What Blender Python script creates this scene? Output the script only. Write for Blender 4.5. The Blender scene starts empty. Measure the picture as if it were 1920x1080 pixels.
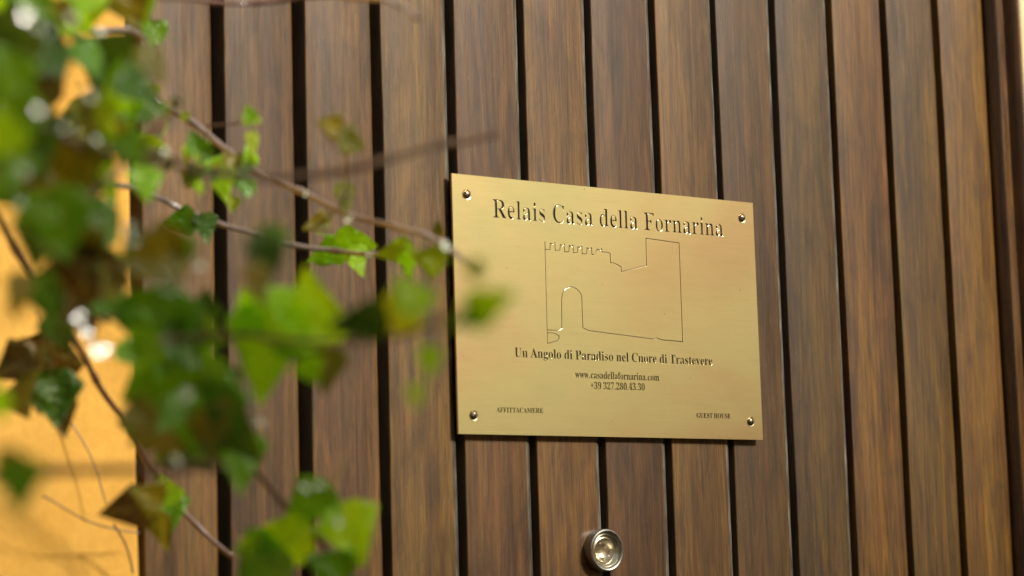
import bpy, bmesh, math, random, json
from mathutils import Vector, Matrix, noise
from mathutils.geometry import delaunay_2d_cdt

S = bpy.context.scene
COL = S.collection
R = math.radians

# ---------------------------------------------------------------- camera
UNIT = 0.30                     # width of the plaque in metres
Z0 = 1.62                       # height of the plaque's lower edge above the paving
FPX = 4434.6
CAM = Vector((-3.3187*UNIT, -4.735*UNIT, -0.3966*UNIT + Z0))
yaw, pitch, roll = 0.6357, 0.1294, -0.0299
cy, sy, cp, sp, cr, sr = math.cos(yaw), math.sin(yaw), math.cos(pitch), math.sin(pitch), math.cos(roll), math.sin(roll)
FW = Vector((sy*cp, cy*cp, sp))
r_ = Vector((cy, -sy, 0)); u_ = r_.cross(FW)
RT = r_*cr + u_*sr
UP = -r_*sr + u_*cr
cam = bpy.data.cameras.new('camera')
camo = bpy.data.objects.new('camera', cam); COL.objects.link(camo)
m = Matrix((RT, UP, -FW)).transposed().to_4x4(); m.translation = CAM
camo.matrix_world = m
cam.sensor_width = 36; cam.lens = FPX/1920*36
cam.clip_start = 0.05; cam.clip_end = 500
cam.dof.use_dof = True; cam.dof.focus_distance = 1.86; cam.dof.aperture_fstop = 4.8
cam.dof.aperture_blades = 0
S.camera = camo

# ---------------------------------------------------------------- light
SUN_EL, SUN_AZ = R(33), R(25)   # azimuth: to the right of the door's outward normal
SUNV = Vector((math.sin(SUN_AZ)*math.cos(SUN_EL), -math.cos(SUN_AZ)*math.cos(SUN_EL), math.sin(SUN_EL)))
world = bpy.data.worlds.new('World'); S.world = world; world.use_nodes = True
wn = world.node_tree; bg = wn.nodes['Background']
sky = wn.nodes.new('ShaderNodeTexSky'); sky.sky_type = 'NISHITA'; sky.sun_disc = False
sky.sun_elevation = SUN_EL
sky.sun_rotation = math.atan2(SUNV.x, SUNV.y)
sky.dust_density = 4.0; sky.air_density = 1.0
hs = wn.nodes.new('ShaderNodeHueSaturation'); hs.inputs['Saturation'].default_value = 0.35
wn.links.new(sky.outputs[0], hs.inputs['Color'])
wt = wn.nodes.new('ShaderNodeMix'); wt.data_type = 'RGBA'; wt.blend_type = 'MULTIPLY'; wt.inputs[0].default_value = 1
wt.inputs[7].default_value = (1.0, .93, .82, 1)      # hazy warm city sky
wn.links.new(hs.outputs[0], wt.inputs[6]); wn.links.new(wt.outputs[2], bg.inputs['Color'])
bg.inputs['Strength'].default_value = 0.09
sun = bpy.data.lights.new('sun', 'SUN'); sun.energy = 3.3; sun.angle = R(10); sun.color = (1.0, 0.91, 0.77)
suno = bpy.data.objects.new('sun', sun); COL.objects.link(suno)
suno.rotation_euler = SUNV.to_track_quat('Z', 'Y').to_euler(); suno.location = (1, -3, 6)
vs = S.view_settings
vs.view_transform = 'Standard'; vs.look = 'None'; vs.gamma = 1; vs.use_curve_mapping = False
vs.exposure = 0.5

# ---------------------------------------------------------------- helpers
def at(px, py, z):
    """point seen at photo pixel (px,py) at view depth z metres"""
    return CAM + (FW + RT*((px-960)/FPX) + UP*((540-py)/FPX))*z
def on_plane(px, py, y=0.0):
    d = FW + RT*((px-960)/FPX) + UP*((540-py)/FPX)
    return CAM + d*((y-CAM.y)/d.y)
def tag(o, label=None, cat=None, group=None, kind=None):
    if label: o['label'] = label
    if cat: o['category'] = cat
    if group: o['group'] = group
    if kind: o['kind'] = kind
    return o
def empty(name, loc=(0, 0, 0)):
    o = bpy.data.objects.new(name, None); COL.objects.link(o); o.location = loc
    o.empty_display_size = .05
    return o
def link(name, me, parent=None, loc=None):
    o = bpy.data.objects.new(name, me); COL.objects.link(o)
    if parent: o.parent = parent
    if loc is not None: o.location = loc
    return o
def mesh_from(name, V, F, mats, smooth=False, midx=None):
    me = bpy.data.meshes.new(name); me.from_pydata([tuple(v) for v in V], [], F)
    for mt in mats: me.materials.append(mt)
    if midx:
        for p, i in zip(me.polygons, midx): p.material_index = i
    if smooth:
        for p in me.polygons: p.use_smooth = True
    me.validate(); me.update()
    return me
def bm_mesh(name, bm, mats, smooth=False):
    bmesh.ops.recalc_face_normals(bm, faces=bm.faces[:])
    me = bpy.data.meshes.new(name); bm.to_mesh(me); bm.free()
    for mt in (mats if isinstance(mats, (list, tuple)) else [mats]): me.materials.append(mt)
    if smooth:
        for p in me.polygons: p.use_smooth = True
    return me
def box_bm(bm, x0, x1, y0, y1, z0, z1):
    vs_ = [bm.verts.new(p) for p in ((x0,y0,z0),(x1,y0,z0),(x1,y1,z0),(x0,y1,z0),(x0,y0,z1),(x1,y0,z1),(x1,y1,z1),(x0,y1,z1))]
    for f in ((0,1,2,3),(4,5,6,7),(0,1,5,4),(1,2,6,5),(2,3,7,6),(3,0,4,7)): bm.faces.new([vs_[i] for i in f])
def box(name, x0, x1, y0, y1, z0, z1, mat, parent=None, bevel=0):
    bm = bmesh.new(); box_bm(bm, x0, x1, y0, y1, z0, z1)
    if bevel: bmesh.ops.bevel(bm, geom=bm.edges[:], offset=bevel, segments=2, profile=.6, affect='EDGES')
    return link(name, bm_mesh(name, bm, mat), parent)
def prism_z(name, prof, z0, z1, mat, parent=None, smooth=False, nz=1, jig=None):
    """profile in x,y swept along z; jig(x,y,z)->x,y lets it wander a little"""
    V = []; F = []; n = len(prof)
    for k in range(nz+1):
        z = z0+(z1-z0)*k/nz
        for (x, y) in prof:
            if jig: x, y = jig(x, y, z)
            V.append((x, y, z))
    for k in range(nz):
        for i in range(n):
            j = (i+1) % n
            F.append((k*n+i, k*n+j, (k+1)*n+j, (k+1)*n+i))
    F.append(tuple(range(n-1, -1, -1))); F.append(tuple(nz*n+i for i in range(n)))
    me = mesh_from(name, V, F, [mat])
    if smooth:
        for p in me.polygons: p.use_smooth = True
        me.set_sharp_from_angle(angle=R(40))
    return link(name, me, parent)
def lathe(name, prof, mat, parent=None, seg=64, loc=(0,0,0), smooth=True):
    """prof: (radius, out) pairs; axis is -y (out of the door)"""
    V = []; F = []
    for (r, o) in prof:
        for k in range(seg):
            a = 2*math.pi*k/seg; V.append((r*math.cos(a), -o, r*math.sin(a)))
    for i in range(len(prof)-1):
        for k in range(seg):
            j = (k+1) % seg
            F.append((i*seg+k, i*seg+j, (i+1)*seg+j, (i+1)*seg+k))
    bm = bmesh.new(); vv = [bm.verts.new(v) for v in V]
    for f in F: bm.faces.new([vv[i] for i in f])
    bmesh.ops.remove_doubles(bm, verts=bm.verts[:], dist=1e-6)
    me = bm_mesh(name, bm, mat, smooth)
    if smooth: me.set_sharp_from_angle(angle=R(38))
    return link(name, me, parent, loc)
class NT:
    def __init__(s, name):
        s.m = bpy.data.materials.new(name); s.m.use_nodes = True
        s.t = s.m.node_tree; s.b = s.t.nodes['Principled BSDF']; s.out = s.t.nodes['Material Output']
    def n(s, typ, **kw):
        nd = s.t.nodes.new(typ)
        for k, v in kw.items():
            if k.startswith('i_'): nd.inputs[int(k[2:])].default_value = v
            else: setattr(nd, k, v)
        return nd
    def l(s, a, b): s.t.links.new(a, b)
    def coord(s, scale=(1,1,1), rand=0.0):
        tc = s.n('ShaderNodeTexCoord'); mp = s.n('ShaderNodeMapping'); mp.inputs['Scale'].default_value = scale
        src = tc.outputs['Object']
        if rand:
            oi = s.n('ShaderNodeObjectInfo'); mu = s.n('ShaderNodeMath', operation='MULTIPLY'); mu.inputs[1].default_value = rand
            s.l(oi.outputs['Random'], mu.inputs[0])
            cb = s.n('ShaderNodeCombineXYZ'); s.l(mu.outputs[0], cb.inputs[0]); s.l(mu.outputs[0], cb.inputs[2])
            ad = s.n('ShaderNodeVectorMath', operation='ADD'); s.l(src, ad.inputs[0]); s.l(cb.outputs[0], ad.inputs[1])
            src = ad.outputs[0]
        s.l(src, mp.inputs['Vector']); return mp.outputs[0]
    def noise(s, vec, scale=1, detail=4, rough=.55, dist=0):
        nd = s.n('ShaderNodeTexNoise'); nd.inputs['Scale'].default_value = scale; nd.inputs['Detail'].default_value = detail
        nd.inputs['Roughness'].default_value = rough; nd.inputs['Distortion'].default_value = dist
        s.l(vec, nd.inputs['Vector']); return nd.outputs['Fac']
    def ramp(s, fac, stops):
        nd = s.n('ShaderNodeValToRGB'); e = nd.color_ramp.elements
        while len(e) < len(stops): e.new(.5)
        for el, (p, c) in zip(e, stops):
            el.position = p; el.color = (*c, 1) if len(c) == 3 else c
        s.l(fac, nd.inputs[0]); return nd.outputs[0]
    def mix(s, fac, a, b, mode='MIX'):
        nd = s.n('ShaderNodeMix', data_type='RGBA', blend_type=mode)
        for sock, v in ((nd.inputs[0], fac), (nd.inputs[6], a), (nd.inputs[7], b)):
            if isinstance(v, (int, float)): sock.default_value = v
            elif isinstance(v, tuple): sock.default_value = (*v, 1)
            else: s.l(v, sock)
        return nd.outputs[2]
    def math(s, op, a, b=0.0):
        nd = s.n('ShaderNodeMath', operation=op)
        for sock, v in ((nd.inputs[0], a), (nd.inputs[1], b)):
            if isinstance(v, (int, float)): sock.default_value = v
            else: s.l(v, sock)
        return nd.outputs[0]
    def bump(s, h, strength, dist):
        nd = s.n('ShaderNodeBump'); nd.inputs['Strength'].default_value = strength; nd.inputs['Distance'].default_value = dist
        s.l(h, nd.inputs['Height']); return nd.outputs[0]
    def set(s, **kw):
        for k, v in kw.items():
            sock = s.b.inputs[k.replace('_', ' ')]
            if isinstance(v, (int, float)): sock.default_value = v
            elif isinstance(v, tuple): sock.default_value = (*v, 1) if len(v) == 3 and sock.type == 'RGBA' else v
            else: s.l(v, sock)
        return s.m

# ---------------------------------------------------------------- materials
def wood_material(name, dark, mid, light, grey, gloss=.52, coat=.66):
    N = NT(name)
    v = N.coord((1, 1, 1), 37.0)
    def vec(sx, sz):
        mp = N.n('ShaderNodeMapping'); mp.inputs['Scale'].default_value = (sx, sx, sz); N.l(v, mp.inputs['Vector']); return mp.outputs[0]
    # slow wander so that the grain is not ruler straight
    broad = N.noise(vec(26, 1.6), 1, 3, .5, .8)
    streak = N.noise(vec(130, 7.0), 1, 5, .62, 1.4)
    fine = N.noise(vec(900, 16), 1, 4, .65, .3)
    pores = N.noise(vec(1500, 55), 1, 2, .6)
    fig = N.noise(vec(42, 13), 1, 5, .62, 1.2)
    a = N.math('ADD', N.math('MULTIPLY', broad, .35), N.math('MULTIPLY', streak, .38))
    a = N.math('ADD', a, N.math('MULTIPLY', fine, .27))
    col = N.ramp(a, [(.35, dark), (.47, mid), (.58, light), (.68, grey)])
    # greyish, worn streaks of the old stain
    g = N.ramp(N.noise(vec(75, 2.2), 1, 4, .6, .7), [(.50, (0, 0, 0)), (.72, (1, 1, 1))])
    col = N.mix(N.math('MULTIPLY', g, .12), col, grey)
    # the stain drifts between rosy, honey and grey-green
    hue = N.ramp(N.noise(vec(95, 7), 1, 4, .65, 1.0), [(.34, (1.2, .88, .80)), (.46, (1, 1, 1)), (.55, (1.2, 1.1, .66)), (.66, (.82, .93, .80))])
    col = N.mix(.65, col, hue, 'MULTIPLY')
    # pores and dark knots of stain
    pm = N.ramp(pores, [(.36, (.35, .35, .35)), (.47, (1, 1, 1))])
    col = N.mix(.55, col, pm, 'MULTIPLY')
    bl = N.ramp(fig, [(.32, (.50, .46, .42)), (.52, (1, 1, 1)), (.66, (1.25, 1.2, 1.05))])
    col = N.mix(.7, col, bl, 'MULTIPLY')
    # each board a little different
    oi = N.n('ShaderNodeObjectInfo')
    col = N.mix(1.0, col, oi.outputs['Color'], 'MULTIPLY')     # each board's stain, plus warm light painted into some
    # scattered small knots and dents where the stain has gathered
    vo = N.n('ShaderNodeTexVoronoi'); vo.inputs['Scale'].default_value = 1; N.l(vec(34, 9), vo.inputs['Vector'])
    kn = N.ramp(vo.outputs['Distance'], [(.03, (1, 1, 1)), (.14, (0, 0, 0))])
    km = N.ramp(N.noise(vec(17, 5), 1, 1, .4), [(.56, (0, 0, 0)), (.60, (1, 1, 1))])
    col = N.mix(N.math('MULTIPLY', N.math('MULTIPLY', kn, km), .75), col, (.016, .009, .006))
    # pale specks of dust and old paint
    sp_ = N.ramp(N.noise(vec(700, 420), 1, 1, .4), [(.735, (0, 0, 0)), (.76, (1, 1, 1))])
    col = N.mix(N.math('MULTIPLY', sp_, .10), col, (.42, .36, .27))
    h = N.math('ADD', N.math('MULTIPLY', fine, .6), N.math('MULTIPLY', pores, .5))
    h = N.math('ADD', h, N.math('MULTIPLY', streak, .8))
    nb = N.bump(h, .55, .0006)
    rg = N.ramp(N.noise(vec(120, 9), 1, 3, .6), [(.3, (gloss-.08,)*3), (.7, (gloss+.14,)*3)])
    return N.set(Base_Color=col, Roughness=rg, Normal=nb, Coat_Weight=coat, Coat_Roughness=.27, Specular_IOR_Level=.4)
M = {}
M['board'] = wood_material('stained board', (.018, .0078, .0022), (.070, .034, .0088), (.134, .074, .020), (.098, .062, .024))
M['frame_wood'] = wood_material('dark frame wood', (.022, .010, .004), (.062, .028, .009), (.14, .065, .018), (.09, .055, .025), .28, .75)

N = NT('worn highlit board edge')  # worn paint, with the bevel's highlight put into its grey
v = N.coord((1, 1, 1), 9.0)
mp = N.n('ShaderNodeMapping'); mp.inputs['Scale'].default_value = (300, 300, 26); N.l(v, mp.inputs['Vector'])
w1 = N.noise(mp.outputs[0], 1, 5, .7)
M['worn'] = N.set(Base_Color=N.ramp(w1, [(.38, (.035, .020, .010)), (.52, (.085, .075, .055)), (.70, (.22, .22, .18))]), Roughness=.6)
N = NT('unvarnished groove')
M['groove'] = N.set(Base_Color=N.ramp(N.noise(N.coord((90, 90, 12)), 1, 4), [(.3, (.03, .021, .014)), (.7, (.10, .072, .048))]), Roughness=.75)
N = NT('soot black backing')
v = N.coord((60, 60, 8))
M['backing'] = N.set(Base_Color=N.ramp(N.noise(v, 1, 3), [(.3, (.004, .004, .003)), (.7, (.010, .008, .006))]), Roughness=.8)

def plaster(name, a, b, c, bump=.5):
    N = NT(name); v = N.coord((1, 1, 1))
    n1 = N.noise(v, 9, 5, .6, .4); n2 = N.noise(v, 190, 4, .6); n3 = N.noise(v, 900, 2, .5)
    col = N.ramp(n1, [(.3, a), (.5, b), (.72, c)])
    col = N.mix(.25, col, N.ramp(n2, [(.3, (.72, .66, .6)), (.6, (1, 1, 1))]), 'MULTIPLY')
    h = N.math('ADD', N.math('MULTIPLY', n2, .7), N.math('MULTIPLY', n3, .3))
    return N.set(Base_Color=col, Roughness=.85, Normal=N.bump(h, bump, .0016))
M['ochre'] = plaster('ochre limewash plaster', (.64, .34, .050), (.70, .385, .062), (.74, .43, .085))
M['cream'] = plaster('pale cream plaster', (.70, .60, .32), (.78, .70, .42), (.82, .77, .52))
M['opposite'] = plaster('terracotta plaster', (.62, .50, .30), (.70, .58, .36), (.74, .63, .42))

N = NT('brushed brass')
v = N.coord((1, 1, 1))
def bv(sx, sz):
    mp = N.n('ShaderNodeMapping'); mp.inputs['Scale'].default_value = (sx, sx, sz); N.l(v, mp.inputs['Vector']); return mp.outputs[0]
br = N.noise(bv(12, 1700), 1, 3, .7); br2 = N.noise(bv(60, 3200), 1, 2, .6)
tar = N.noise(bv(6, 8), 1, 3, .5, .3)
sm = N.noise(bv(35, 160), 1, 4, .6, .6)
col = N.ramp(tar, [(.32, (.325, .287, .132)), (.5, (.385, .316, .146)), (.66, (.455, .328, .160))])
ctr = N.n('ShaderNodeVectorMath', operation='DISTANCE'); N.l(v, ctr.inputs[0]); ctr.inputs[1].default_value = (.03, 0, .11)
warm_refl = N.ramp(N.math('ADD', N.math('MULTIPLY', ctr.outputs['Value'], 5.0), N.math('MULTIPLY', tar, .5)), [(.42, (1.06, .95, 1.0)), (.85, (1, 1, 1))])
col = N.mix(1.0, col, warm_refl, 'MULTIPLY')       # redder middle: a warm reflection painted into the brass
col = N.mix(.22, col, N.ramp(sm, [(.33, (.84, .82, .76)), (.55, (1, 1, 1))]), 'MULTIPLY')
col = N.mix(.28, col, N.ramp(br, [(.35, (.84, .82, .78)), (.62, (1.08, 1.07, 1.05))]), 'MULTIPLY')
sc_ = N.ramp(N.noise(bv(260, 300), 1, 1, .4), [(.76, (1, 1, 1)), (.82, (.5, .4, .28))])
col = N.mix(.8, col, sc_, 'MULTIPLY')
h = N.math('ADD', N.math('MULTIPLY', br, .7), N.math('MULTIPLY', br2, .4))
rg = N.ramp(tar, [(.35, (.50,)*3), (.65, (.40,)*3)])
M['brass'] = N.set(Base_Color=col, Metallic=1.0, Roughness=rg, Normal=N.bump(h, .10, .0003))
N = NT('engraving blackened')
M['engrave'] = N.set(Base_Color=N.ramp(N.noise(N.coord((900, 900, 900)), 1, 2), [(.3, (.012, .008, .004)), (.7, (.05, .032, .015))]), Metallic=.3, Roughness=.5)
N = NT('cut edge brass')
M['edge_brass'] = N.set(Base_Color=(.74, .62, .40), Metallic=1.0, Roughness=.22)
N = NT('screw steel')
M['screw'] = N.set(Base_Color=N.ramp(N.noise(N.coord((400, 400, 400)), 1, 3), [(.3, (.14, .10, .06)), (.7, (.30, .26, .20))]), Metallic=1.0, Roughness=.36)
N = NT('slot dark')
M['slot'] = N.set(Base_Color=(.02, .015, .01), Roughness=.7)
N = NT('satin nickel')
M['nickel'] = N.set(Base_Color=N.ramp(N.noise(N.coord((300, 300, 300)), 1, 3), [(.3, (.20, .20, .18)), (.7, (.36, .36, .33))]), Metallic=1.0, Roughness=.4)
N = NT('gilt reflector')
M['gilt'] = N.set(Base_Color=(.70, .65, .52), Metallic=1.0, Roughness=.3)
N = NT('clear lens')
M['lens'] = N.set(Base_Color=(1, 1, .98), Roughness=.02, IOR=1.5, Transmission_Weight=1.0)

def leaf_material(name, a, b, trans, back=.5, rough=.27):
    N = NT(name); v = N.coord((1, 1, 1), 11.0)
    oi = N.n('ShaderNodeObjectInfo')
    n1 = N.noise(v, 2.2, 4, .6, .4)
    col = N.ramp(n1, [(.3, a), (.7, b)])
    # pale veins fanning out from the stalk
    tc = N.n('ShaderNodeTexCoord'); sx = N.n('ShaderNodeSeparateXYZ'); N.l(tc.outputs['Object'], sx.inputs[0])
    X = N.math('ABSOLUTE', sx.outputs[0]); Y = N.math('ADD', sx.outputs[1], .3)
    vm = None
    for an, wd in ((0, .016), (.62, .009), (1.18, .012), (1.9, .008)):
        dd = N.math('ABSOLUTE', N.math('SUBTRACT', N.math('MULTIPLY', X, math.cos(an)), N.math('MULTIPLY', Y, math.sin(an))))
        k = N.math('LESS_THAN', dd, wd); vm = k if vm is None else N.math('MAXIMUM', vm, k)
    col = N.mix(N.math('MULTIPLY', vm, .30), col, (.26, .38, .10))
    tone = N.ramp(oi.outputs['Random'], [(0, (.7, .78, .7)), (.5, (1, 1, 1)), (1, (1.25, 1.08, .8))])
    col = N.mix(1.0, col, tone, 'MULTIPLY')
    N.set(Base_Color=col, Roughness=rough, Coat_Weight=.25, Coat_Roughness=.2, Normal=N.bump(N.noise(v, 7, 3), .35, .05))
    tr = N.n('ShaderNodeBsdfTranslucent'); N.l(N.mix(1.0, col, trans, 'MULTIPLY'), tr.inputs['Color'])
    mx = N.n('ShaderNodeMixShader'); mx.inputs[0].default_value = back
    N.l(N.b.outputs[0], mx.inputs[1]); N.l(tr.outputs[0], mx.inputs[2]); N.l(mx.outputs[0], N.out.inputs['Surface'])
    return N.m
M['lime'] = leaf_material('young lime leaf', (.20, .50, .005), (.29, .62, .008), (2.2, 2.0, .6), .5)
M['yellow'] = leaf_material('yellow green leaf', (.24, .42, .012), (.34, .48, .02), (1.9, 1.7, .9), .5)
M['green'] = leaf_material('mid green leaf', (.075, .24, .005), (.13, .34, .008), (1.8, 1.8, .8), .4)
M['dark'] = leaf_material('dark green leaf', (.035, .115, .006), (.065, .18, .008), (1.4, 1.4, .7), .25)
M['olive'] = leaf_material('olive leaf', (.12, .15, .008), (.21, .21, .012), (1.5, 1.3, .7), .4)
M['brown'] = leaf_material('bronze leaf', (.06, .05, .010), (.12, .095, .018), (1.5, 1.1, .6), .3)
N = NT('waxy glint leaf')
M['waxy'] = N.set(Base_Color=(.10, .18, .03), Roughness=.12, Specular_IOR_Level=1.0, Coat_Weight=1.0, Coat_Roughness=.10)  # glossy leaf for the facets aimed at the sun
N = NT('satin glint leaf')
M['satin'] = N.set(Base_Color=(.10, .17, .03), Roughness=.24, Specular_IOR_Level=.32)
def bark(name, a, b, rough=.4, coat=1.0):
    N = NT(name); v = N.coord((1, 1, 1)); n1 = N.noise(v, 120, 4, .6)
    return N.set(Base_Color=N.ramp(n1, [(.3, a), (.7, b)]), Roughness=rough, Normal=N.bump(n1, .5, .0008), Coat_Weight=coat, Coat_Roughness=.12)
M['bark'] = bark('grey stem', (.11, .08, .07), (.27, .22, .20), .3)
M['redbark'] = bark('reddish stem', (.07, .028, .018), (.14, .06, .04))
M['brownbark'] = bark('brown stem', (.065, .035, .018), (.13, .075, .04), .7, .05)
N = NT('basalt paving')
v = N.coord((1, 1, 1)); n1 = N.noise(v, 14, 4)
M['paving'] = N.set(Base_Color=N.ramp(n1, [(.3, (.035, .033, .03)), (.7, (.075, .07, .065))]), Roughness=.7, Normal=N.bump(N.noise(v, 60, 4), .5, .004))
N = NT('window glass'); M['glass'] = N.set(Base_Color=(.03, .04, .045), Roughness=.05)
N = NT('shutter paint'); M['shutter'] = N.set(Base_Color=N.ramp(N.noise(N.coord((8, 8, 8)), 1, 3), [(.3, (.04, .07, .045)), (.7, (.06, .09, .06))]), Roughness=.55)
N = NT('roof tile'); M['tile'] = N.set(Base_Color=N.ramp(N.noise(N.coord((5, 5, 5)), 1, 3), [(.3, (.28, .12, .06)), (.7, (.40, .19, .10))]), Roughness=.8)

# ---------------------------------------------------------------- setting
gb = bmesh.new(); box_bm(gb, -60, 60, -60, 60, -.3, 0)
tag(link('ground', bm_mesh('ground', gb, M['paving'])), kind='structure')

FACE = .0060                            # board faces lie this far behind the plaque's front
K_ = 1+FACE/-CAM.y
PITCH = .2191*UNIT*K_; GAP = .0070
GAPS = [.009, .0093, .0090, .0081, .0064, .0054, .0050, .0052, .0050, .0053, .0050, .0062, .0070, .0070]
BX0 = CAM.x + (-.8577*UNIT-CAM.x)*K_                       # left edge of the first board
DOOR_Z0, DOOR_Z1 = .02, 2.42
door = empty('wooden_door', (BX0+6.5*PITCH, .03, 0))
tag(door, 'brown stained door of upright boards carrying the brass plaque', 'door')
rng = random.Random(4)
def dl(o, parent):                      # parent while keeping world coordinates
    o.parent = parent; o.matrix_parent_inverse = Matrix.Translation(parent.location).inverted(); return o
BOARD_TINT = [(1.15, 1.14, 1.16), (1.0, .98, 1.0), (1.18, 1.12, 1.1), (1.12, 1.14, .95), (.95, .86, .82), (1.22, 1.12, .85), (.85, .74, .62), (1.12, 1.06, .66), (.70, .64, .50), (.72, .72, .48), (1.22, 1.06, .42), (1.02, 1.02, .30), (1.28, 1.16, .26)]  # stain per board; the right-hand ones also carry golden light as colour
for i in range(13):
    x0 = BX0+i*PITCH; x1 = x0+PITCH-GAPS[i+1]
    y = FACE + rng.uniform(-.0006, .0006)
    rl, rr = .0010, .0026
    prof = [(x0, y+.020), (x0, y+rl*1.1)]
    for k in range(1, 4):
        a = math.pi/2*k/3; prof.append((x0+rl-rl*math.cos(a), y+rl*1.1-rl*1.1*math.sin(a)))
    prof += [(x1-.0046, y), (x1-.0028, y+.0005), (x1-.0012, y+.0013), (x1-.0003, y+.0020), (x1, y+.0031)]
    prof.append((x1, y+.020))
    ph = rng.uniform(0, 50)
    def jig(x, yy, z, ph=ph):
        return x + .0008*noise.noise(Vector((x*30, z*7, ph))) + .00025*noise.noise(Vector((x*30, z*60, ph))), yy + .0003*noise.noise(Vector((x*60, z*7, ph+9)))
    prof = [(px-x0, py) for px, py in prof]
    o = prism_z('board', prof, DOOR_Z0-1.6, DOOR_Z1-1.6, M['board'], None, True, 150, jig)
    o.data.materials.append(M['groove'])
    for k, p in enumerate(o.data.polygons):
        if k < 150*len(prof) and k % len(prof) in ((0, 8, 9) if i < 10 else (8, 9)): p.material_index = 1
    if 3 <= i <= 9:                     # old paint worn on the right-hand arris, its grey highlight painted in
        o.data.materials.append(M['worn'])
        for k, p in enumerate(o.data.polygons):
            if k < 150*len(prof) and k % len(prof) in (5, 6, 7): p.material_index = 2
    o.location = (x0, 0, 1.6); dl(o, door)
    o.color = (*BOARD_TINT[i], 1)
dl(box('backing_panel', BX0-.02, BX0+13*PITCH+.004, FACE+.0202, FACE+.035, DOOR_Z0, DOOR_Z1, M['backing']), door)

# frame to the right of the door: a side face, then a rounded moulding
fx = BX0+13*PITCH-GAP+.0035
frame = empty('door_frame', (fx+.03, .03, 0))
tag(frame, 'dark varnished wooden moulding along the right side of the door', 'door frame')
FR = json.loads('[-0.002, 0.012, 0.0190]')
pr = [(fx, .060), (fx, FR[0]), (fx+.0015, FR[0]-.0018), (fx+.005, FR[0]-.002)]
gx = fx+FR[1]
pr += [(gx-.0012, FR[0]-.002), (gx, FR[0]+.0004), (gx+.0012, FR[0]-.003)]
w = max(.010, on_plane(1908, 30, FR[0]-.010).x-gx-.0012)
for k in range(0, 11):
    a = math.pi*k/10
    pr.append((gx+.0012+w/2-w/2*math.cos(a), FR[0]-.003-.011*math.sin(a)))
pr.append((gx+.0012+w, .060))
def jf(x, y, z): return x+.0012*noise.noise(Vector((z*6, 3, 1))), y
o = prism_z('moulding', [(a-fx, b) for a, b in pr], -1.62, .83, M['frame_wood'], None, True, 40, jf)
o.location = (fx, 0, 1.6); dl(o, frame)
rx = gx+.0012+w
# plaster walls
def wall_mesh(name, x0, x1, y0, y1, z0, z1, mat, edge, label, lean=0.0):
    """front face towards -y; edge = +1 when the rounded corner is on the right"""
    prof = []
    rr = .006
    if edge > 0:
        prof = [(x0, y1), (x0, y0)]
        for k in range(6):
            a = math.pi/2*k/5; prof.append((x1-rr+rr*math.sin(a), y0+rr-rr*math.cos(a)))
        prof.append((x1, y1))
    else:
        prof = [(x0, y1)]
        for k in range(6):
            a = math.pi/2*k/5; prof.append((x0+rr-rr*math.cos(a), y0+rr-rr*math.sin(a)))
        prof += [(x1, y0), (x1, y1)]
    def j(x, y, z):
        e = x1 if edge > 0 else x0
        if abs(x-e) < .02: x += lean*(z-1.6) + .0016*noise.noise(Vector((z*11, e, 2)))
        return x, y
    o = prism_z(name, prof, z0, z1, mat, None, True, 120, j)
    return tag(o, label, 'wall')
a0 = on_plane(240, 20, -.012); a1 = on_plane(266, 1060, -.012)
lean = (a0.x-a1.x)/(a0.z-a1.z); xe = a1.x+lean*(1.6-a1.z)
wall_mesh('plaster_wall', -2.6, xe, -.012, .35, 0, 4.2, M['ochre'], 1, 'orange ochre plaster wall to the left of the wooden door behind the ivy', lean)
wall_mesh('plaster_wall', rx+.0005, 3.2, FR[0]-.010, .35, 0, 4.2, M['cream'], -1, 'pale cream plaster wall at the right edge beside the door moulding')
lin = box('door_lintel', xe+.01, rx-.001, .0, .35, DOOR_Z1+.01, 4.2, M['ochre'])
tag(lin, 'plaster lintel above the wooden door', 'lintel')

# unseen building, added to shade the door's foot and reflect in the brass
HY = -2.6; HTOP = 3.06
opp = empty('unseen_house', (1.5, HY-.2, 0)); tag(opp, 'unseen plastered building added across the lane to shade the door and reflect in the brass', 'unseen_house')
dl(box('wall', -7, 10, HY-.4, HY, 0, HTOP-.12, M['opposite']), opp)
dl(box('eaves', -7.1, 10.1, HY-.5, HY+.22, HTOP-.118, HTOP, M['tile']), opp)
for k in range(6):
    cx = -5.5+k*2.6
    wf = dl(box('window', cx-.5, cx+.5, HY+.001, HY+.05, 1.1, 2.6, M['shutter'], None, .01), opp)
    for s in (-1, 1):
        g = box('pane', cx+s*.24-.19, cx+s*.24+.19, HY+.051, HY+.055, 1.2, 2.5, M['glass']); g.parent = wf; g.matrix_parent_inverse = Matrix.Translation(opp.location).inverted()@Matrix.Identity(4)
        g.matrix_parent_inverse = wf.matrix_parent_inverse.inverted() @ Matrix.Translation(opp.location).inverted() if False else Matrix.Identity(4)

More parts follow.
